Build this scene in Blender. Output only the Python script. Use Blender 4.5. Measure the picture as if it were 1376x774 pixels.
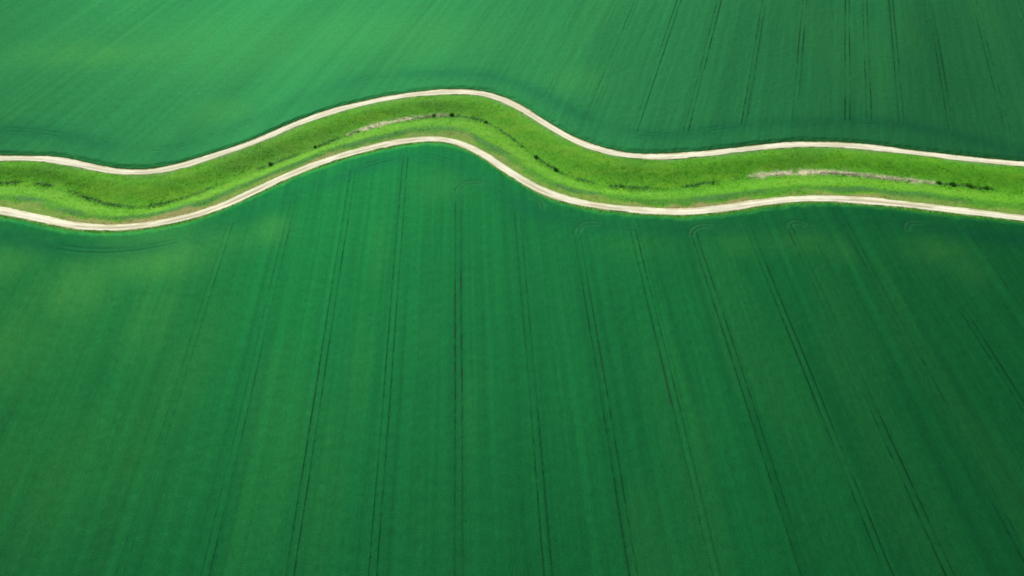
import bpy, math, random
import numpy as np
from mathutils import Vector

for o in list(bpy.data.objects):
    bpy.data.objects.remove(o, do_unlink=True)
scene = bpy.context.scene
R = math.radians
rng = np.random.default_rng(7)

# ------------------------------------------------------------------ camera
CAM_H = 148.0
cd = bpy.data.cameras.new('camera')
cd.sensor_width = 36.0
cd.lens = 24.0
cd.clip_start = 1.0
cd.clip_end = 12000.0
cam = bpy.data.objects.new('camera', cd)
scene.collection.objects.link(cam)
cam.location = (0, 0, CAM_H)
cam.rotation_euler = (R(90 - 49), 0, 0)
scene.camera = cam

# ------------------------------------------------------------------ sky, sun, exposure
SUN_EL, SUN_AZ = 33.0, -15.0          # azimuth from +Y, negative = to the left of the view
world = bpy.data.worlds.new('World')
scene.world = world
world.use_nodes = True
wn = world.node_tree.nodes
wl = world.node_tree.links
wn.clear()
wo = wn.new('ShaderNodeOutputWorld')
bg = wn.new('ShaderNodeBackground')
sky = wn.new('ShaderNodeTexSky')
sky.sky_type = 'NISHITA'
sky.sun_disc = False
sky.sun_elevation = R(SUN_EL)
sky.sun_rotation = R(SUN_AZ)
sky.dust_density = 2.0
bg.inputs['Strength'].default_value = 0.05
wl.new(sky.outputs[0], bg.inputs[0])
wl.new(bg.outputs[0], wo.inputs[0])
ld = bpy.data.lights.new('sun', 'SUN')
ld.energy = 3.6
ld.angle = R(2.0)
ld.color = (1.0, 0.95, 0.88)
sun = bpy.data.objects.new('sun', ld)
scene.collection.objects.link(sun)
sdir = Vector((math.sin(R(SUN_AZ)) * math.cos(R(SUN_EL)), math.cos(R(SUN_AZ)) * math.cos(R(SUN_EL)), math.sin(R(SUN_EL))))
sun.rotation_euler = (-sdir).to_track_quat('-Z', 'Y').to_euler()
sun.location = sdir * 400
scene.view_settings.view_transform = 'Standard'
scene.view_settings.look = 'None'
scene.view_settings.gamma = 1.0
scene.view_settings.use_curve_mapping = False
scene.view_settings.exposure = 0.85
scene.cycles.use_denoising = True
scene.cycles.max_bounces = 5
scene.cycles.filter_width = 1.8
scene.render.film_transparent = False

# ------------------------------------------------------------------ helpers
def hash2(ix, iy, seed):
    h = (ix.astype(np.int64) * 374761393 + iy.astype(np.int64) * 668265263 + seed * 1442695041) & 0xffffffff
    h = ((h ^ (h >> 13)) * 1274126177) & 0xffffffff
    h = (h ^ (h >> 16)) & 0xffffffff
    return h / 4294967295.0

def vnoise(x, y, seed=0):
    """value noise, 0..1"""
    x = np.asarray(x, float); y = np.asarray(y, float)
    x, y = np.broadcast_arrays(x, y)
    ix = np.floor(x); iy = np.floor(y)
    fx = x - ix; fy = y - iy
    fx = fx * fx * fx * (fx * (fx * 6 - 15) + 10); fy = fy * fy * fy * (fy * (fy * 6 - 15) + 10)
    a = hash2(ix, iy, seed); b = hash2(ix + 1, iy, seed)
    c = hash2(ix, iy + 1, seed); d = hash2(ix + 1, iy + 1, seed)
    return (a * (1 - fx) + b * fx) * (1 - fy) + (c * (1 - fx) + d * fx) * fy

def fbm(x, y, seed=0, octaves=3):
    s = 0; a = 1; n = 0
    for k in range(octaves):
        ca, sa = math.cos(0.6 * k + .3), math.sin(0.6 * k + .3)
        s = s + a * vnoise((x * ca - y * sa) * 2 ** k + 17.3 * k, (x * sa + y * ca) * 2 ** k - 9.1 * k, seed + k)
        n += a; a *= 0.5
    return s / n

def sstep(a, b, x):
    t = np.clip((x - a) / (b - a), 0, 1)
    return t * t * (3 - 2 * t)

def mix3(c, target, f):
    return c * (1 - f[..., None]) + np.asarray(target) * f[..., None]

def mesh_obj(name, V, F, mat, col=None, uv=None, parent=None, smooth=True):
    """V (n,3); F (m,3 or 4) numpy; one mesh object"""
    V = np.asarray(V, np.float32); F = np.asarray(F, np.int32)
    me = bpy.data.meshes.new(name)
    n, k = F.shape
    me.vertices.add(len(V)); me.vertices.foreach_set('co', V.ravel())
    me.loops.add(n * k); me.loops.foreach_set('vertex_index', F.ravel())
    me.polygons.add(n)
    me.polygons.foreach_set('loop_start', np.arange(0, n * k, k, dtype=np.int32))
    me.polygons.foreach_set('loop_total', np.full(n, k, np.int32))
    me.polygons.foreach_set('use_smooth', np.full(n, smooth, bool))
    me.update(calc_edges=True)
    if col is not None:
        ca = me.color_attributes.new('tint', 'FLOAT_COLOR', 'POINT')
        c4 = np.ones((len(V), 4), np.float32); c4[:, :3] = col
        ca.data.foreach_set('color', c4.ravel())
    if uv is not None:
        ul = me.uv_layers.new(name='rows')
        ul.data.foreach_set('uv', np.asarray(uv, np.float32)[F.ravel()].ravel())
    me.materials.append(mat)
    o = bpy.data.objects.new(name, me)
    scene.collection.objects.link(o)
    if parent is not None:
        o.parent = parent
    return o

def grid_faces(nr, nc, keep=None):
    i = np.arange(nr * nc).reshape(nr, nc)
    F = np.stack([i[:-1, :-1], i[:-1, 1:], i[1:, 1:], i[1:, :-1]], -1).reshape(-1, 4)
    if keep is not None:
        k = keep.reshape(-1)
        F = F[k[F].any(axis=1)]
    return F

def compact(V, F, *extra):
    used = np.unique(F)
    m = np.full(len(V), -1, np.int64); m[used] = np.arange(len(used))
    return (V[used], m[F]) + tuple(e[used] for e in extra)

def tag(o, label, cat=None, kind=None, group=None):
    o['label'] = label
    if cat: o['category'] = cat
    if kind: o['kind'] = kind
    if group: o['group'] = group
    return o

# ------------------------------------------------------------------ materials
def new_mat(name):
    m = bpy.data.materials.new(name); m.use_nodes = True
    nt = m.node_tree; nt.nodes.clear()
    return m, nt, nt.nodes.new('ShaderNodeOutputMaterial')

def N(nt, t, **kw):
    n = nt.nodes.new(t)
    for k, v in kw.items(): setattr(n, k, v)
    return n

def tint_times_noise(nt, scale, lo, hi, detail=3.0, coords='Object', stretch=None):
    """vertex tint multiplied by a fine noise"""
    L = nt.links
    at = N(nt, 'ShaderNodeAttribute', attribute_name='tint')
    tc = N(nt, 'ShaderNodeTexCoord')
    no = N(nt, 'ShaderNodeTexNoise'); no.inputs['Scale'].default_value = scale; no.inputs['Detail'].default_value = detail
    no.inputs['Roughness'].default_value = 0.65
    if stretch:
        mp = N(nt, 'ShaderNodeMapping'); mp.inputs['Scale'].default_value = stretch
        L.new(tc.outputs[coords], mp.inputs[0]); L.new(mp.outputs[0], no.inputs[0])
    else:
        L.new(tc.outputs[coords], no.inputs[0])
    mr = N(nt, 'ShaderNodeMapRange'); mr.inputs[1].default_value = 0.25; mr.inputs[2].default_value = 0.75
    mr.inputs[3].default_value = lo; mr.inputs[4].default_value = hi
    L.new(no.outputs['Fac'], mr.inputs[0])
    vm = N(nt, 'ShaderNodeVectorMath', operation='SCALE')
    L.new(at.outputs['Color'], vm.inputs[0]); L.new(mr.outputs[0], vm.inputs['Scale'])
    return vm.outputs[0], no.outputs['Fac'], tc

def crop_material():
    m, nt, out = new_mat('cereal_crop')
    L = nt.links
    col, fac, tc = tint_times_noise(nt, 1.0, 0.80, 1.20, 5.0, 'UV', (2.4, 0.55, 1))
    # fine canopy relief
    n2 = N(nt, 'ShaderNodeTexNoise'); n2.inputs['Scale'].default_value = 3.0; n2.inputs['Detail'].default_value = 4
    L.new(tc.outputs['Object'], n2.inputs[0])
    bp = N(nt, 'ShaderNodeBump'); bp.inputs['Strength'].default_value = 0.45; bp.inputs['Distance'].default_value = 0.10
    L.new(n2.outputs['Fac'], bp.inputs['Height'])
    df = N(nt, 'ShaderNodeBsdfDiffuse')
    L.new(col, df.inputs['Color']); L.new(bp.outputs[0], df.inputs['Normal'])
    # waxy leaves scatter the sun forward through and over the blades: a wide green lobe
    gl = N(nt, 'ShaderNodeBsdfGlossy', distribution='GGX'); gl.inputs['Roughness'].default_value = 0.76
    g1 = N(nt, 'ShaderNodeVectorMath', operation='MULTIPLY_ADD'); g1.inputs[1].default_value = (2.2, 2.2, 2.15); g1.inputs[2].default_value = (0.002, 0.016, 0.013)
    L.new(col, g1.inputs[0]); L.new(g1.outputs[0], gl.inputs['Color'])
    L.new(bp.outputs[0], gl.inputs['Normal'])
    ad = N(nt, 'ShaderNodeMixShader'); ad.inputs[0].default_value = 0.94
    L.new(df.outputs[0], ad.inputs[1]); L.new(gl.outputs[0], ad.inputs[2])
    L.new(ad.outputs[0], out.inputs[0])
    return m

def leaf_material(name, lo=0.75, hi=1.25, scale=1.2, transl=0.3):
    m, nt, out = new_mat(name)
    L = nt.links
    col, fac, tc = tint_times_noise(nt, scale, lo, hi)
    df = N(nt, 'ShaderNodeBsdfDiffuse'); tr = N(nt, 'ShaderNodeBsdfTranslucent')
    L.new(col, df.inputs[0]); L.new(col, tr.inputs[0])
    mx = N(nt, 'ShaderNodeMixShader'); mx.inputs[0].default_value = transl
    L.new(df.outputs[0], mx.inputs[1]); L.new(tr.outputs[0], mx.inputs[2])
    L.new(mx.outputs[0], out.inputs[0])
    return m

def earth_material(name, lo, hi, scale, bump, rough=0.9):
    m, nt, out = new_mat(name)
    L = nt.links
    col, fac, tc = tint_times_noise(nt, scale, lo, hi, 5.0)
    bp = N(nt, 'ShaderNodeBump'); bp.inputs['Strength'].default_value = 0.6; bp.inputs['Distance'].default_value = bump
    L.new(fac, bp.inputs['Height'])
    ps = N(nt, 'ShaderNodeBsdfPrincipled'); ps.inputs['Roughness'].default_value = rough
    ps.inputs['Specular IOR Level'].default_value = 0.2
    L.new(col, ps.inputs['Base Color']); L.new(bp.outputs[0], ps.inputs['Normal'])
    L.new(ps.outputs[0], out.inputs[0])
    return m

M_CROP = crop_material()
M_GRASS = leaf_material('verge_grass', 0.85, 1.15, 0.9, 0.55)
M_TURF = earth_material('turf', 0.8, 1.2, 0.6, 0.06)
M_TRACK = earth_material('chalk_gravel', 0.86, 1.10, 2.2, 0.03)
M_SOIL = earth_material('rut_soil', 0.6, 1.4, 1.5, 0.03)
M_GROUND = earth_material('field_ground', 0.7, 1.3, 0.15, 0.05)
M_REED = leaf_material('dry_reed', 0.8, 1.2, 1.5, 0.45)
M_SHRUB = leaf_material('shrub_leaf', 0.7, 1.3, 2.0, 0.5)
M_BARK = earth_material('shrub_bark', 0.7, 1.3, 4.0, 0.01)

# ------------------------------------------------------------------ plan of the place (metres; y(x) every 10 m from x = -190)
TX = np.arange(-190, 191, 10.0)
FAR = np.array([187.26,187.49,187.68,187.18,185.13,182.18,180.34,180.98,184.89,190.92,197.58,206.01,213.19,218.54,222.67,225.70,227.49,228.03,226.22,220.01,209.95,199.80,192.86,189.44,188.57,189.28,190.72,192.47,194.14,195.27,195.38,194.48,192.82,190.72,188.58,186.74,185.16,183.67,182.18])
NEAR = np.array([167.27,165.02,162.77,160.52,157.98,155.29,153.67,153.76,155.65,159.41,165.85,174.36,182.28,188.41,193.13,196.79,198.50,196.88,189.80,179.49,170.99,165.89,163.07,161.49,160.75,161.15,162.85,165.01,166.55,166.99,166.47,165.21,163.54,161.74,159.84,157.98,156.14,154.30,152.46])
DITCH = np.array([174.65,174.81,174.96,174.78,172.51,168.09,164.35,163.17,166.23,172.88,179.96,186.89,194.20,201.17,206.86,210.66,212.76,213.04,209.34,199.39,186.85,178.33,174.30,172.68,172.68,173.83,175.88,178.06,179.54,180.14,179.97,178.83,176.88,175.09,173.56,171.73,169.81,167.90,165.99])
HEAD_N = np.array([158.00,155.41,152.82,150.24,147.66,145.17,143.36,143.09,144.61,148.08,153.60,160.98,168.85,176.19,182.76,187.34,188.40,184.25,174.81,165.21,159.34,155.76,153.58,152.34,151.71,151.54,152.19,153.53,155.08,156.25,156.39,155.42,153.65,151.38,148.91,146.37,143.83,141.28,138.74])
HEAD_F = np.array([204.37,203.54,202.36,200.22,197.24,194.20,192.34,193.07,197.37,204.62,213.40,222.40,229.98,235.18,238.11,239.69,240.38,240.16,238.54,234.42,226.72,217.45,208.81,202.97,200.48,201.09,203.49,205.47,206.72,207.47,207.97,208.30,208.01,206.50,203.34,199.12,194.56,189.90,185.24])

def cubic(tab):
    """natural cubic spline through the table, straight on beyond its ends"""
    h = 10.0; n = len(tab)
    A = np.zeros((n, n)); b = np.zeros(n)
    A[0, 0] = A[-1, -1] = 1
    for i in range(1, n - 1):
        A[i, i - 1] = 1; A[i, i] = 4; A[i, i + 1] = 1
        b[i] = 6 * (tab[i - 1] - 2 * tab[i] + tab[i + 1]) / h ** 2
    M = np.linalg.solve(A, b)
    def f(x):
        x = np.asarray(x, float)
        xc = np.clip(x, -189.999, 189.999)
        i = np.floor((xc + 190) / h).astype(int)
        a = TX[i + 1] - xc; c = xc - TX[i]
        y = M[i] * a ** 3 / (6 * h) + M[i + 1] * c ** 3 / (6 * h) + (tab[i] / h - M[i] * h / 6) * a + (tab[i + 1] / h - M[i + 1] * h / 6) * c
        return y + 18 * (np.sin((x - xc) / 60.0))      # gentle bends outside the picture
    return f

far_c, near_c = cubic(FAR), cubic(NEAR)
ditch0 = cubic(DITCH)
head_n, head_f = cubic(HEAD_N), cubic(HEAD_F)
ditch_c = lambda x: ditch0(x) + 1.2
def slope_len(fn, x):
    return np.sqrt(1 + ((fn(x + .5) - fn(x - .5))) ** 2)
# half widths measured along y
def far_w(x): return (1.50 + 0.45 * (vnoise(x / 14, 0 * x, 5) - .5)) * slope_len(far_c, x)
def near_w(x): return (1.56 + 0.45 * (vnoise(x / 14, 0 * x, 6) - .5)) * slope_len(near_c, x)

def strip_z(x, y):
    """ground height between the two tracks: two verges, two banks and a ditch floor"""
    n1 = near_c(x) + near_w(x); f1 = far_c(x) - far_w(x); d = ditch_c(x)
    rn = (y - n1) / (d - n1); rf = (y - d) / (f1 - d)
    zn = -1.3 * sstep(0.30, 0.95, rn)
    zf = -1.3 * (1 - sstep(0.05, 0.78, rf))
    z = np.where(y < d, zn, zf)
    return np.where((y < n1) | (y > f1), 0.0, z)

# ------------------------------------------------------------------ the ground: one sheet to the horizon, the ditch dug into it
gx = np.concatenate([[-4000, -2500, -1500, -900, -600, -420], np.arange(-300, 301, 4.0), [420, 600, 900, 1500, 2500, 4000]])
rows = []
for q in (-4500, -2500, -1200, -500, -200, -60, -15): rows.append(near_c(gx) + q)
for q in np.linspace(0, 1, 9): rows.append(near_c(gx) * (1 - q) + ditch_c(gx) * q)
for q in np.linspace(0.1, 1, 10): rows.append(ditch_c(gx) * (1 - q) + far_c(gx) * q)
for q in (15, 60, 200, 500, 1200, 2500, 4500): rows.append(far_c(gx) + q)
GY = np.array(rows); GX = np.broadcast_to(gx, GY.shape)
GZ = strip_z(GX, GY) * 1.12 - 0.12
gv = np.stack([GX, GY, GZ], -1).reshape(-1, 3)
gcol = np.tile(np.array([0.020, 0.085, 0.022]), (len(gv), 1)) * (0.75 + 0.5 * fbm(gv[:, 0] / 90, gv[:, 1] / 90, 3))[:, None]
ground = mesh_obj('ground', gv, grid_faces(*GY.shape), M_GROUND, gcol)
tag(ground, 'green farmland reaching to the horizon under the crops', kind='structure')

# ------------------------------------------------------------------ cereal fields with sunk tramlines
def in_view(x, y, margin):
    """ground inside the photograph's footprint plus a margin in metres"""
    hw = 107.6 + (y - 48.4) * (232.2 - 107.6) / (301.8 - 48.4)
    return (np.abs(x) < hw + margin) & (y > 48.4 - margin) & (y < 301.8 + margin)

HALF_GAUGE = 0.85
def make_field(name, heading, sign, edge, head, trams, hooks, ends, step_t, step_s, depth, seed, label):
    """crop canopy as a height field in row coordinates; sign -1: the field lies on the camera's side of the tracks"""
    a = R(heading)
    d = np.array([math.sin(a), math.cos(a)]); n = np.array([math.cos(a), -math.sin(a)])
    bx = np.arange(-320, 321, 0.5); by = edge(bx)
    bt = bx * n[0] + by * n[1]; bs = bx * d[0] + by * d[1]
    o = np.argsort(bt); bt, bs = bt[o], bs[o]
    ts = []
    t0, t1 = -215.0, 215.0
    if sign > 0: t0, t1 = -330.0, 180.0
    ts = list(np.arange(t0, t1, step_t))
    for (tc, st) in trams:
        for g in (-HALF_GAUGE, HALF_GAUGE):
            c = tc + g
            ts = [q for q in ts if abs(q - c) > 0.55]
            ts += [c - .45, c - .17, c - .13, c + .13, c + .17, c + .45]
    ts = np.array(sorted(ts))
    ds = np.concatenate([[0, .15, .35], np.arange(.35 + step_s, depth, step_s)])
    T, DS = np.meshgrid(ts, ds)
    S0 = np.interp(T, bt, bs)
    S = S0 + sign * DS
    wob = 0.30 * (fbm(S / 30, T / 400, seed + 4) - .5)      # the driver's small wander
    X = (T + wob) * n[0] + S * d[0]; Y = (T + wob) * n[1] + S * d[1]
    # distance to headland tracks
    sl = slope_len(head, X)
    dh = np.abs(Y - head(X)) / sl
    inner = np.where(sign < 0, head(X) - Y, Y - head(X)) / sl     # >0: beyond the headland, in the main crop
    # canopy
    zc = 0.46 + 0.07 * (fbm(X / 2.4, Y / 2.4, seed, 2) - .5) + 0.035 * (fbm(T / 1.1, S / 8, seed + 3, 1) - .5)
    zc = zc + 0.22 * (fbm(X / 26, Y / 26, seed + 9, 2) - .5)
    zc = np.maximum(zc, 0.2)
    cut = np.zeros_like(T); press = np.zeros_like(T); worn = np.zeros_like(T)
    for k, (tc, st) in enumerate(trams):
        for g in (-HALF_GAUGE, HALF_GAUGE):
            near = np.abs(T - tc - g) < 0.62
            nz = 0.62 * fbm(S / 2.6, 0 * S + 13 * k + 5 * g, seed + 20, 3) + 0.38 * vnoise(S / 17, 0 * S + 3 * k + g, seed + 30)
            gap = sstep(0.56 - 0.34 * st, 0.86 - 0.24 * st, nz)          # where the crop has not closed over the rut
            reach = sstep(-1.5, 2.5, inner - (ends or {}).get(tc, 0)) * (.35 + .65 * sstep(.22, .58, vnoise(S / 24, 0 * S + 7.7 * k, seed + 33)))
            w = 1 - sstep(0.13, 0.17, np.abs(T - tc - g))
            worn = np.maximum(worn, np.where(near, (1 - sstep(0.18, 0.62, np.abs(T - tc - g))) * reach * (.25 + .75 * sstep(.3, .62, nz)) * (.3 + .7 * st), 0))
            cut = np.maximum(cut, np.where(near, w * (0.20 + 0.50 * gap) * min(1, .35 + .7 * st) * reach, 0))
    hb = fbm(X / 9, Y / 9, seed + 40, 3)
    for g in (-HALF_GAUGE, HALF_GAUGE):
        w = 1 - sstep(0.18, 0.62, np.abs(np.where(Y > head(X), dh, -dh) - g))
        cut = np.maximum(cut, w * sstep(0.46, 0.70, hb) * 0.12)
    # turning loops from the tramlines into the headland
    for (hx, hy, hr, a0, a1) in hooks:
        sel = (np.abs(X - hx) < hr + 3) & (np.abs(Y - hy) < hr + 3)
        if not sel.any(): continue
        rr = np.hypot(X - hx, Y - hy); an = np.degrees(np.arctan2(Y - hy, X - hx))
        arc = (sstep(a0 - 8, a0, an) * (1 - sstep(a1, a1 + 8, an)))
        for g in (-HALF_GAUGE * .8, HALF_GAUGE * .8):
            w = (1 - sstep(0.15, 0.55, np.abs(rr - hr - g))) * arc
            cut = np.maximum(cut, np.where(sel, w * 0.16, 0))
            press = np.maximum(press, np.where(sel, (1 - sstep(0.10, 0.48, np.abs(rr - hr - g))) * arc * (.4 + .6 * vnoise(X / 2, Y / 2, 91)), 0))
    Z = zc * (1 - 0.94 * cut)
    Z *= 0.30 + 0.70 * sstep(0.0, 2.2, DS + 0.8 * (vnoise(X / 1.5, Y / 1.5, seed + 8) - .5))
    Z[0] = -0.02
    # crop colour: drilling passes, thinner pale patches, lush headlands
    c = np.empty(T.shape + (3,)); c[:] = (0.0030, 0.0485, 0.0098) if sign < 0 else (0.0070, 0.0565, 0.0158)  # far field's tint is paler and greyer, distance haze painted into it
    streak = fbm(T / 2.6, S / 120, seed + 50, 3); broad = fbm(T / 22, S / 150, seed + 53, 2)
    c *= (1 + (0.26 if sign < 0 else 0.22) * (streak - .5) + (0.22 if sign < 0 else 0.26) * (broad - .5))[..., None]
    fine = fbm(T / 0.9, S / 70, seed + 56, 2)
    c *= (1 + (0.30 if sign < 0 else 0.20) * (fine - .5))[..., None]
    patch = sstep(0.50, 0.78, fbm(T / 14, S / 70, seed + 60, 3)) * 0.14
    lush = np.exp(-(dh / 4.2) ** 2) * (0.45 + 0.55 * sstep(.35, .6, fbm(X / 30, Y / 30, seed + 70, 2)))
    if sign < 0:      # thin, paler crop on the knolls west of the ditch bend and along the headland
        for (px, py, rx, ry, w) in ((-108, 141, 17, 12, 1.25), (-92, 148, 14, 7, .5), (-125, 128, 14, 16, .85), (-150, 138, 12, 10, .7), (-100, 118, 10, 22, .45), (-85, 100, 8, 26, .3), (-138, 108, 26, 24, .6), (-75, 152, 6, 7, .5), (-107, 75, 26, 26, .35),
                                    (68, 147, 5, 7, .55), (88, 147, 14, 6, .35), (98, 143, 6, 6, .35), (128, 143, 10, 7, .5), (134, 136, 6, 7, .35), (40, 146, 12, 7, .2), (-24, 173, 9, 8, .3)):
            q = np.exp(-(((X - px) / rx) ** 2 + ((Y - py) / ry) ** 2)) * w
            patch = np.maximum(patch, q * (0.7 + 0.6 * (fbm(T / 4, S / 40, seed + 80, 2) - .2)))
    else:
        for (px, py, rx, ry, w) in ((-170, 255, 40, 12, .6), (-120, 262, 60, 30, .35), (-60, 270, 60, 26, .35), (25, 235, 12, 10, .4), (-108, 215, 14, 10, .4)):
            q = np.exp(-(((X - px) / rx) ** 2 + ((Y - py) / ry) ** 2)) * w
            patch = np.maximum(patch, q * (0.7 + 0.6 * (fbm(T / 5, S / 60, seed + 80, 2) - .2)))
    patch = np.clip(patch, 0, 1)
    c = mix3(c, (0.0175, 0.084, 0.0150), patch * 0.85)
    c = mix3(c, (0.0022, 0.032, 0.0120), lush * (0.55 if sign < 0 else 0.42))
    c = mix3(c, (0.018, 0.072, 0.022), press * 0.45)
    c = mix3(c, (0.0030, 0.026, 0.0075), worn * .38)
    edge_f = (1 - sstep(0.3, 2.2, DS + 1.5 * (vnoise(X / 3, Y / 3, 77) - .5)))
    c = mix3(c, (0.012, 0.082, 0.010), edge_f * (0.6 if sign < 0 else 0.25))
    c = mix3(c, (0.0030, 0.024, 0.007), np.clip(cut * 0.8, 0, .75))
    keep = in_view(X, Y, 22)
    F = grid_faces(*T.shape, keep=keep)
    c = np.clip(c, 0, 1)
    V = np.stack([X, Y, Z], -1).reshape(-1, 3)
    V, F, C, UV = compact(V, F, c.reshape(-1, 3), np.stack([T, S], -1).reshape(-1, 2))
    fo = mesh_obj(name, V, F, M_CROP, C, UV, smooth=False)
    tag(fo, label, kind='structure')
    # each tramline: the trodden soil of its pair of wheel ruts, a part of the field
    for k, (tc, st) in enumerate(trams):
        Vs, Fs, Cs = [], [], []
        for g in (-HALF_GAUGE, HALF_GAUGE):
            s0 = float(np.interp(tc, bt, bs))
            ss = s0 + sign * np.arange(11.0, depth - 2, 1.0)
            w0 = 0.30 * (fbm(ss / 30, tc / 400, seed + 4) - .5)
            cx = np.stack([(tc + g + w0 + off) * n[0] + ss * d[0] for off in (-.12, .12)], 1)
            cy = np.stack([(tc + g + w0 + off) * n[1] + ss * d[1] for off in (-.12, .12)], 1)
            ok = in_view(cx[:, 0], cy[:, 0], 18)
            inn = (cy[:, 0] - head(cx[:, 0])) * sign > 2.5 + 1.5 * (ends or {}).get(tc, 0)
            cx, cy = cx[ok & inn], cy[ok & inn]
            if len(cx) < 3: continue
            b0 = len(Vs) and sum(len(v) for v in Vs)
            Vs.append(np.stack([cx, cy, 0 * cx + 0.19], -1).reshape(-1, 3))
            Fs.append(grid_faces(len(cx), 2) + b0)
            br = fbm(cy / 6, cx / 6, seed + 90, 2)[..., None]
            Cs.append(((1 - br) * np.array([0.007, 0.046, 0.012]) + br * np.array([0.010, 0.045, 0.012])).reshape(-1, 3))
        if Vs:
            mesh_obj('tramline', np.concatenate(Vs), np.concatenate(Fs), M_SOIL, np.concatenate(Cs), parent=fo)
    return fo

near_edge = lambda x: near_c(x) - near_w(x) - 0.9 - 0.5 * (vnoise(x / 2.5, 0 * x, 41) - .5) - 0.5 * (vnoise(x / 9, 0 * x, 42) - .5)
far_edge = lambda x: far_c(x) + far_w(x) + 0.5 + 0.4 * (vnoise(x / 2.5, 0 * x, 43) - .5) + 0.4 * (vnoise(x / 9, 0 * x, 44) - .5)

NEAR_TRAMS = [(-79.5, .04), (-61.5, .3), (-43.8, .6), (-26.5, .55), (-8.5, .95), (10.2, .65), (28.0, .85), (45.4, .8), (63.9, .7), (81.5, .8), (94.2, .7), (112.1, .35), (131.7, .5), (149.5, .3)]
FAR_TRAMS = [(-56.0, .1), (-38.0, .35), (-20.0, .5), (-2.6, .8), (16.7, .65), (34.1, .85), (52.4, .95), (59.9, .6), (71.1, 1.0), (87.8, .85), (106.9, .6), (125, .5), (143, .4)]
NEAR_HOOKS = [(-12.4, 169.5, 5.2, 60, 182), (25.2, 150.0, 5.2, 70, 185), (60.0, 149.0, 5.0, 70, 185), (88.8, 153.0, 2.6, 20, 190), (5.0, 163.0, 4.5, -10, 80), (126.0, 151.5, 4.0, 60, 185)]
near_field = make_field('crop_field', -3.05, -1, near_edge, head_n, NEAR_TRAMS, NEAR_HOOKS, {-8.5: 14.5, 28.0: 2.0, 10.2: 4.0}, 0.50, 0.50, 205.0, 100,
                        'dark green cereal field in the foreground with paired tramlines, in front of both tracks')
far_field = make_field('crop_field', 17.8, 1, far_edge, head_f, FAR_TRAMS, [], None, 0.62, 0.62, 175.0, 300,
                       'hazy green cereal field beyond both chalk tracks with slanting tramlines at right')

# ------------------------------------------------------------------ grass strip between and along the tracks
REEDS = ((-60, -33, .1, .3, 1.0, .85), (-36, -21, .4, .6, .8, .45), (79, 117, .3, .6, 1.2, .9), (113, 146, .2, .4, 1.0, .7))
def strip_colour(X, Y):
    n1 = near_c(X) + near_w(X); f1 = far_c(X) - far_w(X); d = ditch_c(X)
    rn = (Y - n1) / (d - n1); rf = (Y - d) / (f1 - d)
    c = np.empty(X.shape + (3,)); c[:] = (0.067, 0.265, 0.0042)
    a = fbm(X / 7, Y / 4, 500, 3); b = fbm(X / 2.2, Y / 1.4, 510, 3); e = fbm(X / 26, Y / 12, 520, 2)
    c *= (0.86 + 0.28 * b)[..., None]
    c = mix3(c, (0.125, 0.300, 0.007), sstep(.50, .75, fbm(X / 12, Y / 3, 501, 3)) * .45)          # yellower swards
    c = mix3(c, (0.035, 0.160, 0.012), sstep(.52, .76, e) * .40)         # ranker, darker growth
    c = mix3(c, (0.105, 0.27, 0.055), np.where(Y > d, sstep(.80, .97, rf), 0) * sstep(.35, .6, vnoise(X / 9, Y / 3, 533)) * .6)
    # near bank: a brighter green band above the ditch, a duller band, a dry tan verge by the track
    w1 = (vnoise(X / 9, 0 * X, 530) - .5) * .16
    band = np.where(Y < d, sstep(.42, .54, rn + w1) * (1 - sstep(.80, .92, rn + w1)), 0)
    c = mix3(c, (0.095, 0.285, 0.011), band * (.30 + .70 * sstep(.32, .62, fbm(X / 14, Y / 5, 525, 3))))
    dull = np.where(Y < d, sstep(.16, .26, rn + w1) * (1 - sstep(.36, .48, rn + w1)), 0)
    c = mix3(c, (0.045, 0.165, 0.030), dull * (.35 + .5 * sstep(.3, .6, vnoise(X / 11, Y / 4, 527))))
    dry = np.where((Y < d) & (Y > n1 - 1), 1 - sstep(.10, .26, rn + w1 * 1.4 + .20 * (vnoise(X / 4, Y / 2, 540) - .5)), 0)
    dryamt = .45 + .55 * sstep(.3, .6, vnoise(X / 22, 0 * X, 541))
    c = mix3(c, (0.260, 0.245, 0.085), dry * dryamt * .9)
    # rank dark growth on the ditch floor, with the ditch-bottom shadow painted in
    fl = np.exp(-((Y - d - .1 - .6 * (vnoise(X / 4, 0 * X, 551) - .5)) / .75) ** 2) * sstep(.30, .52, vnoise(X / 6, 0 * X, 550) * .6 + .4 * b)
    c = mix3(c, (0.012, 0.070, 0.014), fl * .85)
    # pale litter under the dry reeds
    for (x0, x1, o0, o1, hw, w) in REEDS:
        q = np.clip((X - x0) / (x1 - x0), 0, 1)
        env = np.clip(np.minimum(X - x0, x1 - X) / 6, 0, 1)
        lit = np.exp(-((Y - d - o0 * (1 - q) - o1 * q) / (hw * (.6 + .8 * vnoise(X / 3, X * 0, 571)))) ** 2) * env * sstep(.2, .5, fbm(X / 2.5, Y / 1.2, 572, 2))
        c = mix3(c, (0.60, 0.56, 0.38), lit * w)
    # outer fringes
    outn = Y < near_c(X)
    c = mix3(c, (0.060, 0.230, 0.020), np.where(outn, 1.0, 0) * .9)
    outf = Y > far_c(X)
    c = mix3(c, (0.075, 0.120, 0.030), np.where(outf, 1.0, 0) * .85)
    return np.clip(c, 0, 1)

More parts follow.
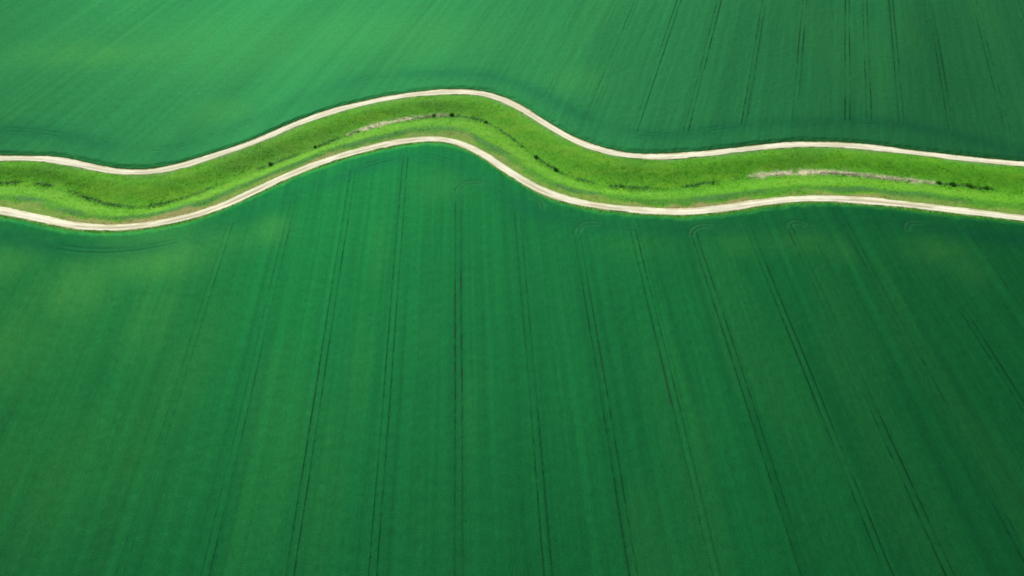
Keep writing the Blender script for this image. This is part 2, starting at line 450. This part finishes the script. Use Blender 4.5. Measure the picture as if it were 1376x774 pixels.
sx = np.arange(-205, 205.1, 0.45)
lo = near_c(sx) - near_w(sx) - 2.2; n1 = near_c(sx) + near_w(sx); dd = ditch_c(sx); f1 = far_c(sx) - far_w(sx); hi = far_c(sx) + far_w(sx) + 1.8
rw = [lo * (1 - q) + n1 * q for q in np.linspace(0, 1, 12)[:-1]] + [n1 * (1 - q) + dd * q for q in np.linspace(0, 1, 22)[:-1]] + \
     [dd * (1 - q) + f1 * q for q in np.linspace(0, 1, 30)[:-1]] + [f1 * (1 - q) + hi * q for q in np.linspace(0, 1, 10)]
SY = np.array(rw); SX = np.broadcast_to(sx, SY.shape)
SZ = strip_z(SX, SY)
inside = (SY > near_c(SX) + near_w(SX)) & (SY < far_c(SX) - far_w(SX))
SZ = SZ + np.where(inside, 0.14 * (fbm(SX / 3.0, SY / 2.0, 560, 3) - .35), 0.01)
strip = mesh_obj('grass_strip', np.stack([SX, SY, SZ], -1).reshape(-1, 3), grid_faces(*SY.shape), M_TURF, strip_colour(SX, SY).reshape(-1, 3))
tag(strip, 'bright green grassy strip with a ditch winding between the two pale tracks', kind='structure')

# ------------------------------------------------------------------ the two chalk tracks
def make_track(cf, wf, seed, label, brown):
    x = np.arange(-205, 205.1, 0.45)
    prof = [(-1.06, -.06), (-.96, .02), (-.80, .055), (-.62, .04), (-.45, .015), (-.28, .05), (0, .085), (.28, .05), (.45, .015), (.62, .04), (.80, .055), (.96, .02), (1.06, -.06)]
    sl = (cf(x + .5) - cf(x - .5)); nx = -sl / np.sqrt(1 + sl ** 2); ny = 1 / np.sqrt(1 + sl ** 2)
    w = wf(x) * ny
    P, C = [], []
    for (u, z) in prof:
        e = u
        uu = np.full_like(x, u)
        if abs(u) > .7:
            uu = u + math.copysign(1, u) * (0.34 * (fbm(x / 1.8, x * 0 + u * 9, seed, 3) - .5) + .22 * (vnoise(x / 7, x * 0 + u * 5, seed + 4) - .5)) * (.5 if abs(u) < .9 else 1)
        px, py = x + nx * w * uu, cf(x) + ny * w * uu
        P.append(np.stack([px, py, z + .05 + .03 * (fbm(px / 1.2, py / 1.2, seed + 9, 2) - .5)], -1))
        base = np.empty((len(x), 3)); base[:] = (0.675, 0.660, 0.490)
        g = fbm(px / 5, py / 5, seed + 12, 3)
        base *= (0.86 + .26 * g)[:, None]
        if abs(u) < .3: base = mix3(base, (0.43, 0.40, 0.24), sstep(.42, .66, fbm(x / 9, x * 0 + u, seed + 20, 3)) * (.65 + brown * .3))
        if .5 < abs(u) < .9: base = mix3(base, (0.47, 0.41, 0.27), sstep(.42, .68, fbm(x / 5, x * 0 + u, seed + 24, 3)) * .8)
        if abs(u) > .9: base = mix3(base, (0.26, 0.29, 0.10), np.full(len(x), .75))
        C.append(base)
    P = np.array(P); C = np.array(C)
    o = mesh_obj('farm_track', P.reshape(-1, 3), grid_faces(len(prof), len(x)), M_TRACK, C.reshape(-1, 3))
    tag(o, label, kind='structure')
    return o
make_track(far_c, far_w, 600, 'pale chalk farm track along the far side of the grass strip', 0.0)
make_track(near_c, near_w, 700, 'pale chalk farm track along the near side of the grass strip, beside the foreground crop', 1.0)

# ------------------------------------------------------------------ grass, reeds, shrubs
def blades(X, Y, Z, Hh, Wd, per, spread, lean, rs):
    """tapered blades, two triangles each, around each root"""
    n = len(X) * per
    i = np.repeat(np.arange(len(X)), per)
    an = rs.uniform(0, 2 * np.pi, n); rr = spread[i] * np.sqrt(rs.uniform(0, 1, n))
    bx = X[i] + rr * np.cos(an); by = Y[i] + rr * np.sin(an)
    h = Hh[i] * rs.uniform(.6, 1.15, n); w = Wd[i] * rs.uniform(.6, 1.2, n)
    fa = rs.uniform(0, 2 * np.pi, n); la = rs.uniform(0, 2 * np.pi, n); ll = lean * h * rs.uniform(.2, 1, n)
    wx, wy = np.cos(fa) * w / 2, np.sin(fa) * w / 2
    b0 = np.stack([bx - wx, by - wy, Z[i] - .05], -1); b1 = np.stack([bx + wx, by + wy, Z[i] - .05], -1)
    mx, my = bx + np.cos(la) * ll * .4, by + np.sin(la) * ll * .4
    m0 = np.stack([mx - wx * .8, my - wy * .8, Z[i] + h * .6], -1); m1 = np.stack([mx + wx * .8, my + wy * .8, Z[i] + h * .6], -1)
    tp = np.stack([bx + np.cos(la) * ll, by + np.sin(la) * ll, Z[i] + h], -1)
    V = np.stack([b0, b1, m1, m0, tp], 1).reshape(-1, 3)
    k = np.arange(n)[:, None] * 5
    F = np.concatenate([k + np.array([0, 1, 2]), k + np.array([0, 2, 3]), k + np.array([3, 2, 4])])
    return V, F, i

nt_ = 34000
gxr = rng.uniform(-200, 200, nt_)
u = rng.uniform(0, 1, nt_)
lo_ = near_c(gxr) + near_w(gxr) - .25; hi_ = far_c(gxr) - far_w(gxr) + .25
gyr = lo_ + (hi_ - lo_) * u
# fringes outside the tracks
fr = rng.uniform(0, 1, nt_)
fringe = fr < .17
gyr = np.where(fringe, np.where(fr < .12, near_c(gxr) - near_w(gxr) - rng.uniform(-.25, 1.4, nt_), far_c(gxr) + far_w(gxr) + rng.uniform(.0, .8, nt_)), gyr)
dist_d = np.abs(gyr - ditch_c(gxr))
rank = np.exp(-(dist_d / 1.6) ** 2) * vnoise(gxr / 6, gxr * 0, 550)
hgt = .07 + .12 * fbm(gxr / 6, gyr / 4, 800, 2) + .45 * rank
hgt = np.where(fringe, .22, hgt)
keepg = rng.uniform(0, 1, nt_) < .35 + 1.0 * fbm(gxr / 4, gyr / 3, 810, 2)
gxr, gyr, hgt = gxr[keepg], gyr[keepg], hgt[keepg]
gz = strip_z(gxr, gyr)
V, F, i = blades(gxr, gyr, gz, hgt, np.full(len(gxr), .16), 4, np.full(len(gxr), .35), .6, rng)
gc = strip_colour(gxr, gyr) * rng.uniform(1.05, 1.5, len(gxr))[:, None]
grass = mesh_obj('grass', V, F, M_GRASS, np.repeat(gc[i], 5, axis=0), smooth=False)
tag(grass, 'uneven green grass tufts covering the strip and the track edges', 'grass', 'stuff')

def reed_bed(x0, x1, off0, off1, half, h, n, label, col):
    x = rng.uniform(x0, x1, n)
    q = (x - x0) / (x1 - x0)
    env = np.sqrt(np.clip(np.minimum(q, 1 - q) * 4, 0.05, 1)) * (.45 + .9 * vnoise(x / 3.0, x * 0, int(abs(x0)) + 5))
    y = ditch_c(x) + off0 * (1 - q) + off1 * q + rng.normal(0, .75, n) * half * env
    ok = vnoise(x / 2.2, y / 1.0, 900) > .36
    x, y, env = x[ok], y[ok], env[ok]
    V, F, i = blades(x, y, strip_z(x, y), .42 * h * (.6 + .4 * np.clip(env, 0, 1.2)), np.full(len(x), .06), 9, np.full(len(x), .55), .5, rng)
    c = np.array(col) * rng.uniform(.85, 1.12, len(x))[:, None]
    gr = rng.uniform(0, 1, len(x)) < .22
    c[gr] = np.array([.09, .16, .03])
    o = mesh_obj('dry_reeds', V, F, M_REED, np.repeat(c[i], 5, axis=0), smooth=False)
    tag(o, label, 'reeds', 'stuff', 'dry reed beds in the ditch')
reed_bed(-60, -33, 0.0, 0.2, .95, 1.0, 420, 'pale dry reeds in the ditch left of the strip\'s crest, under the far track', (.85, .80, .62))
reed_bed(-35, -22, 0.4, 0.6, .7, .9, 130, 'thin greenish tail of dry reeds just left of the crest of the bend', (.46, .47, .32))
reed_bed(79, 117, 0.2, 0.6, .95, 1.1, 560, 'long pale bed of dry reeds in the ditch at right', (.85, .77, .62))
reed_bed(113, 141, 0.0, 0.4, .85, 1.0, 360, 'narrower grey-green reed bed tapering toward the right edge', (.70, .68, .50))

def shrub(x, y, r, h, label, dark):
    rs = np.random.default_rng(int(abs(x * 31 + y * 17)) + 3)
    z0 = float(strip_z(np.array([x]), np.array([y]))[0]) + .02
    e = bpy.data.objects.new('shrub', None); scene.collection.objects.link(e)
    e.location = (x, y, z0)
    tag(e, label, 'shrub', None, 'shrubs along the ditch')
    # stems: tapered, leaning out from one foot
    Vs, Fs = [], []
    lobes = []
    for k in range(6):
        an = k * 2 * np.pi / 6 + rs.uniform(-.4, .4); rr = r * rs.uniform(.2, 1.15)
        top = np.array([math.cos(an) * rr, math.sin(an) * rr, h * rs.uniform(.5, .85)])
        lobes.append(top)
        b = sum(len(v) for v in Vs)
        ring = []
        for (q, w) in ((0, .045), (.5, .032), (1, .012)):
            ctr = top * np.array([q ** 1.4, q ** 1.4, q])
            ring += [ctr + w * np.array([math.cos(a), math.sin(a), 0]) for a in np.arange(5) * 2 * np.pi / 5]
        Vs.append(np.array(ring))
        for lv in (0, 1):
            for a in range(5):
                Fs.append([b + lv * 5 + a, b + lv * 5 + (a + 1) % 5, b + lv * 5 + 5 + (a + 1) % 5, b + lv * 5 + 5 + a])
    V = np.concatenate(Vs)
    mesh_obj('stems', V, np.array(Fs), M_BARK, np.tile((.07, .05, .03), (len(V), 1)), parent=e)
    lobes.append(np.array([0, 0, h * .8]))
    n = 420
    li = rs.integers(0, len(lobes), n)
    ctr = np.array(lobes)[li] + rs.normal(0, 1, (n, 3)) * np.array([r * .27, r * .27, h * .16])
    ctr[:, 2] = np.clip(ctr[:, 2], .08, None)
    s = rs.uniform(.05, .11, n) * (r / .9) ** .5
    a = rs.normal(0, 1, (n, 3)); a /= np.linalg.norm(a, axis=1)[:, None]
    b = np.cross(a, rs.normal(0, 1, (n, 3))); b /= np.linalg.norm(b, axis=1)[:, None]
    a *= s[:, None] * 1.5; b *= s[:, None]
    V = np.stack([ctr - a, ctr + b, ctr + a, ctr - b], 1).reshape(-1, 3)
    F = np.arange(n * 4).reshape(-1, 4)
    c = np.array(dark) * rs.uniform(.6, 1.5, n)[:, None]
    mesh_obj('foliage', V, F, M_SHRUB, np.repeat(c, 4, axis=0), parent=e, smooth=False)

DK, MD = (.040, .140, .018), (.060, .230, .016)
for (x, off, r, h, label, c) in (
    (-83.0, .2, .9, 1.2, 'small dark shrub in the ditch on the left slope, leftmost of the shrubs', DK),
    (-69.5, .0, .8, 1.1, 'dark shrub in the ditch just left of the pale reeds', DK),
    (-29.0, .5, .85, 1.2, 'left one of two dark shrubs in the ditch on the crest of the bend', DK),
    (-22.4, .8, .95, 1.3, 'right one of two dark shrubs in the ditch on the crest of the bend', DK),
    (-9.5, .3, .8, 1.1, 'dark shrub where the ditch starts to fall right of the crest', DK),
    (8.3, .0, .9, 1.2, 'dark shrub beside the ditch midway down the steep bend', DK),
    (14.9, .0, 1.1, 1.2, 'broad dark shrub at the foot of the steep bend', DK),
    (142.8, .5, .9, 1.2, 'green shrub at the right tip of the tapering reed bed', MD),
    (147.0, .4, 1.0, 1.3, 'larger dark shrub in the ditch near the right edge', DK),
    (152.5, .5, 1.3, 1.4, 'wide leafy green shrub in the ditch near the right edge', MD),
    (157.5, .4, 1.0, 1.2, 'green shrub in the ditch closest to the right edge', MD),
):
    shrub(x, float(ditch_c(np.array([x]))[0]) + off, r * .72, h * .38, label, c)
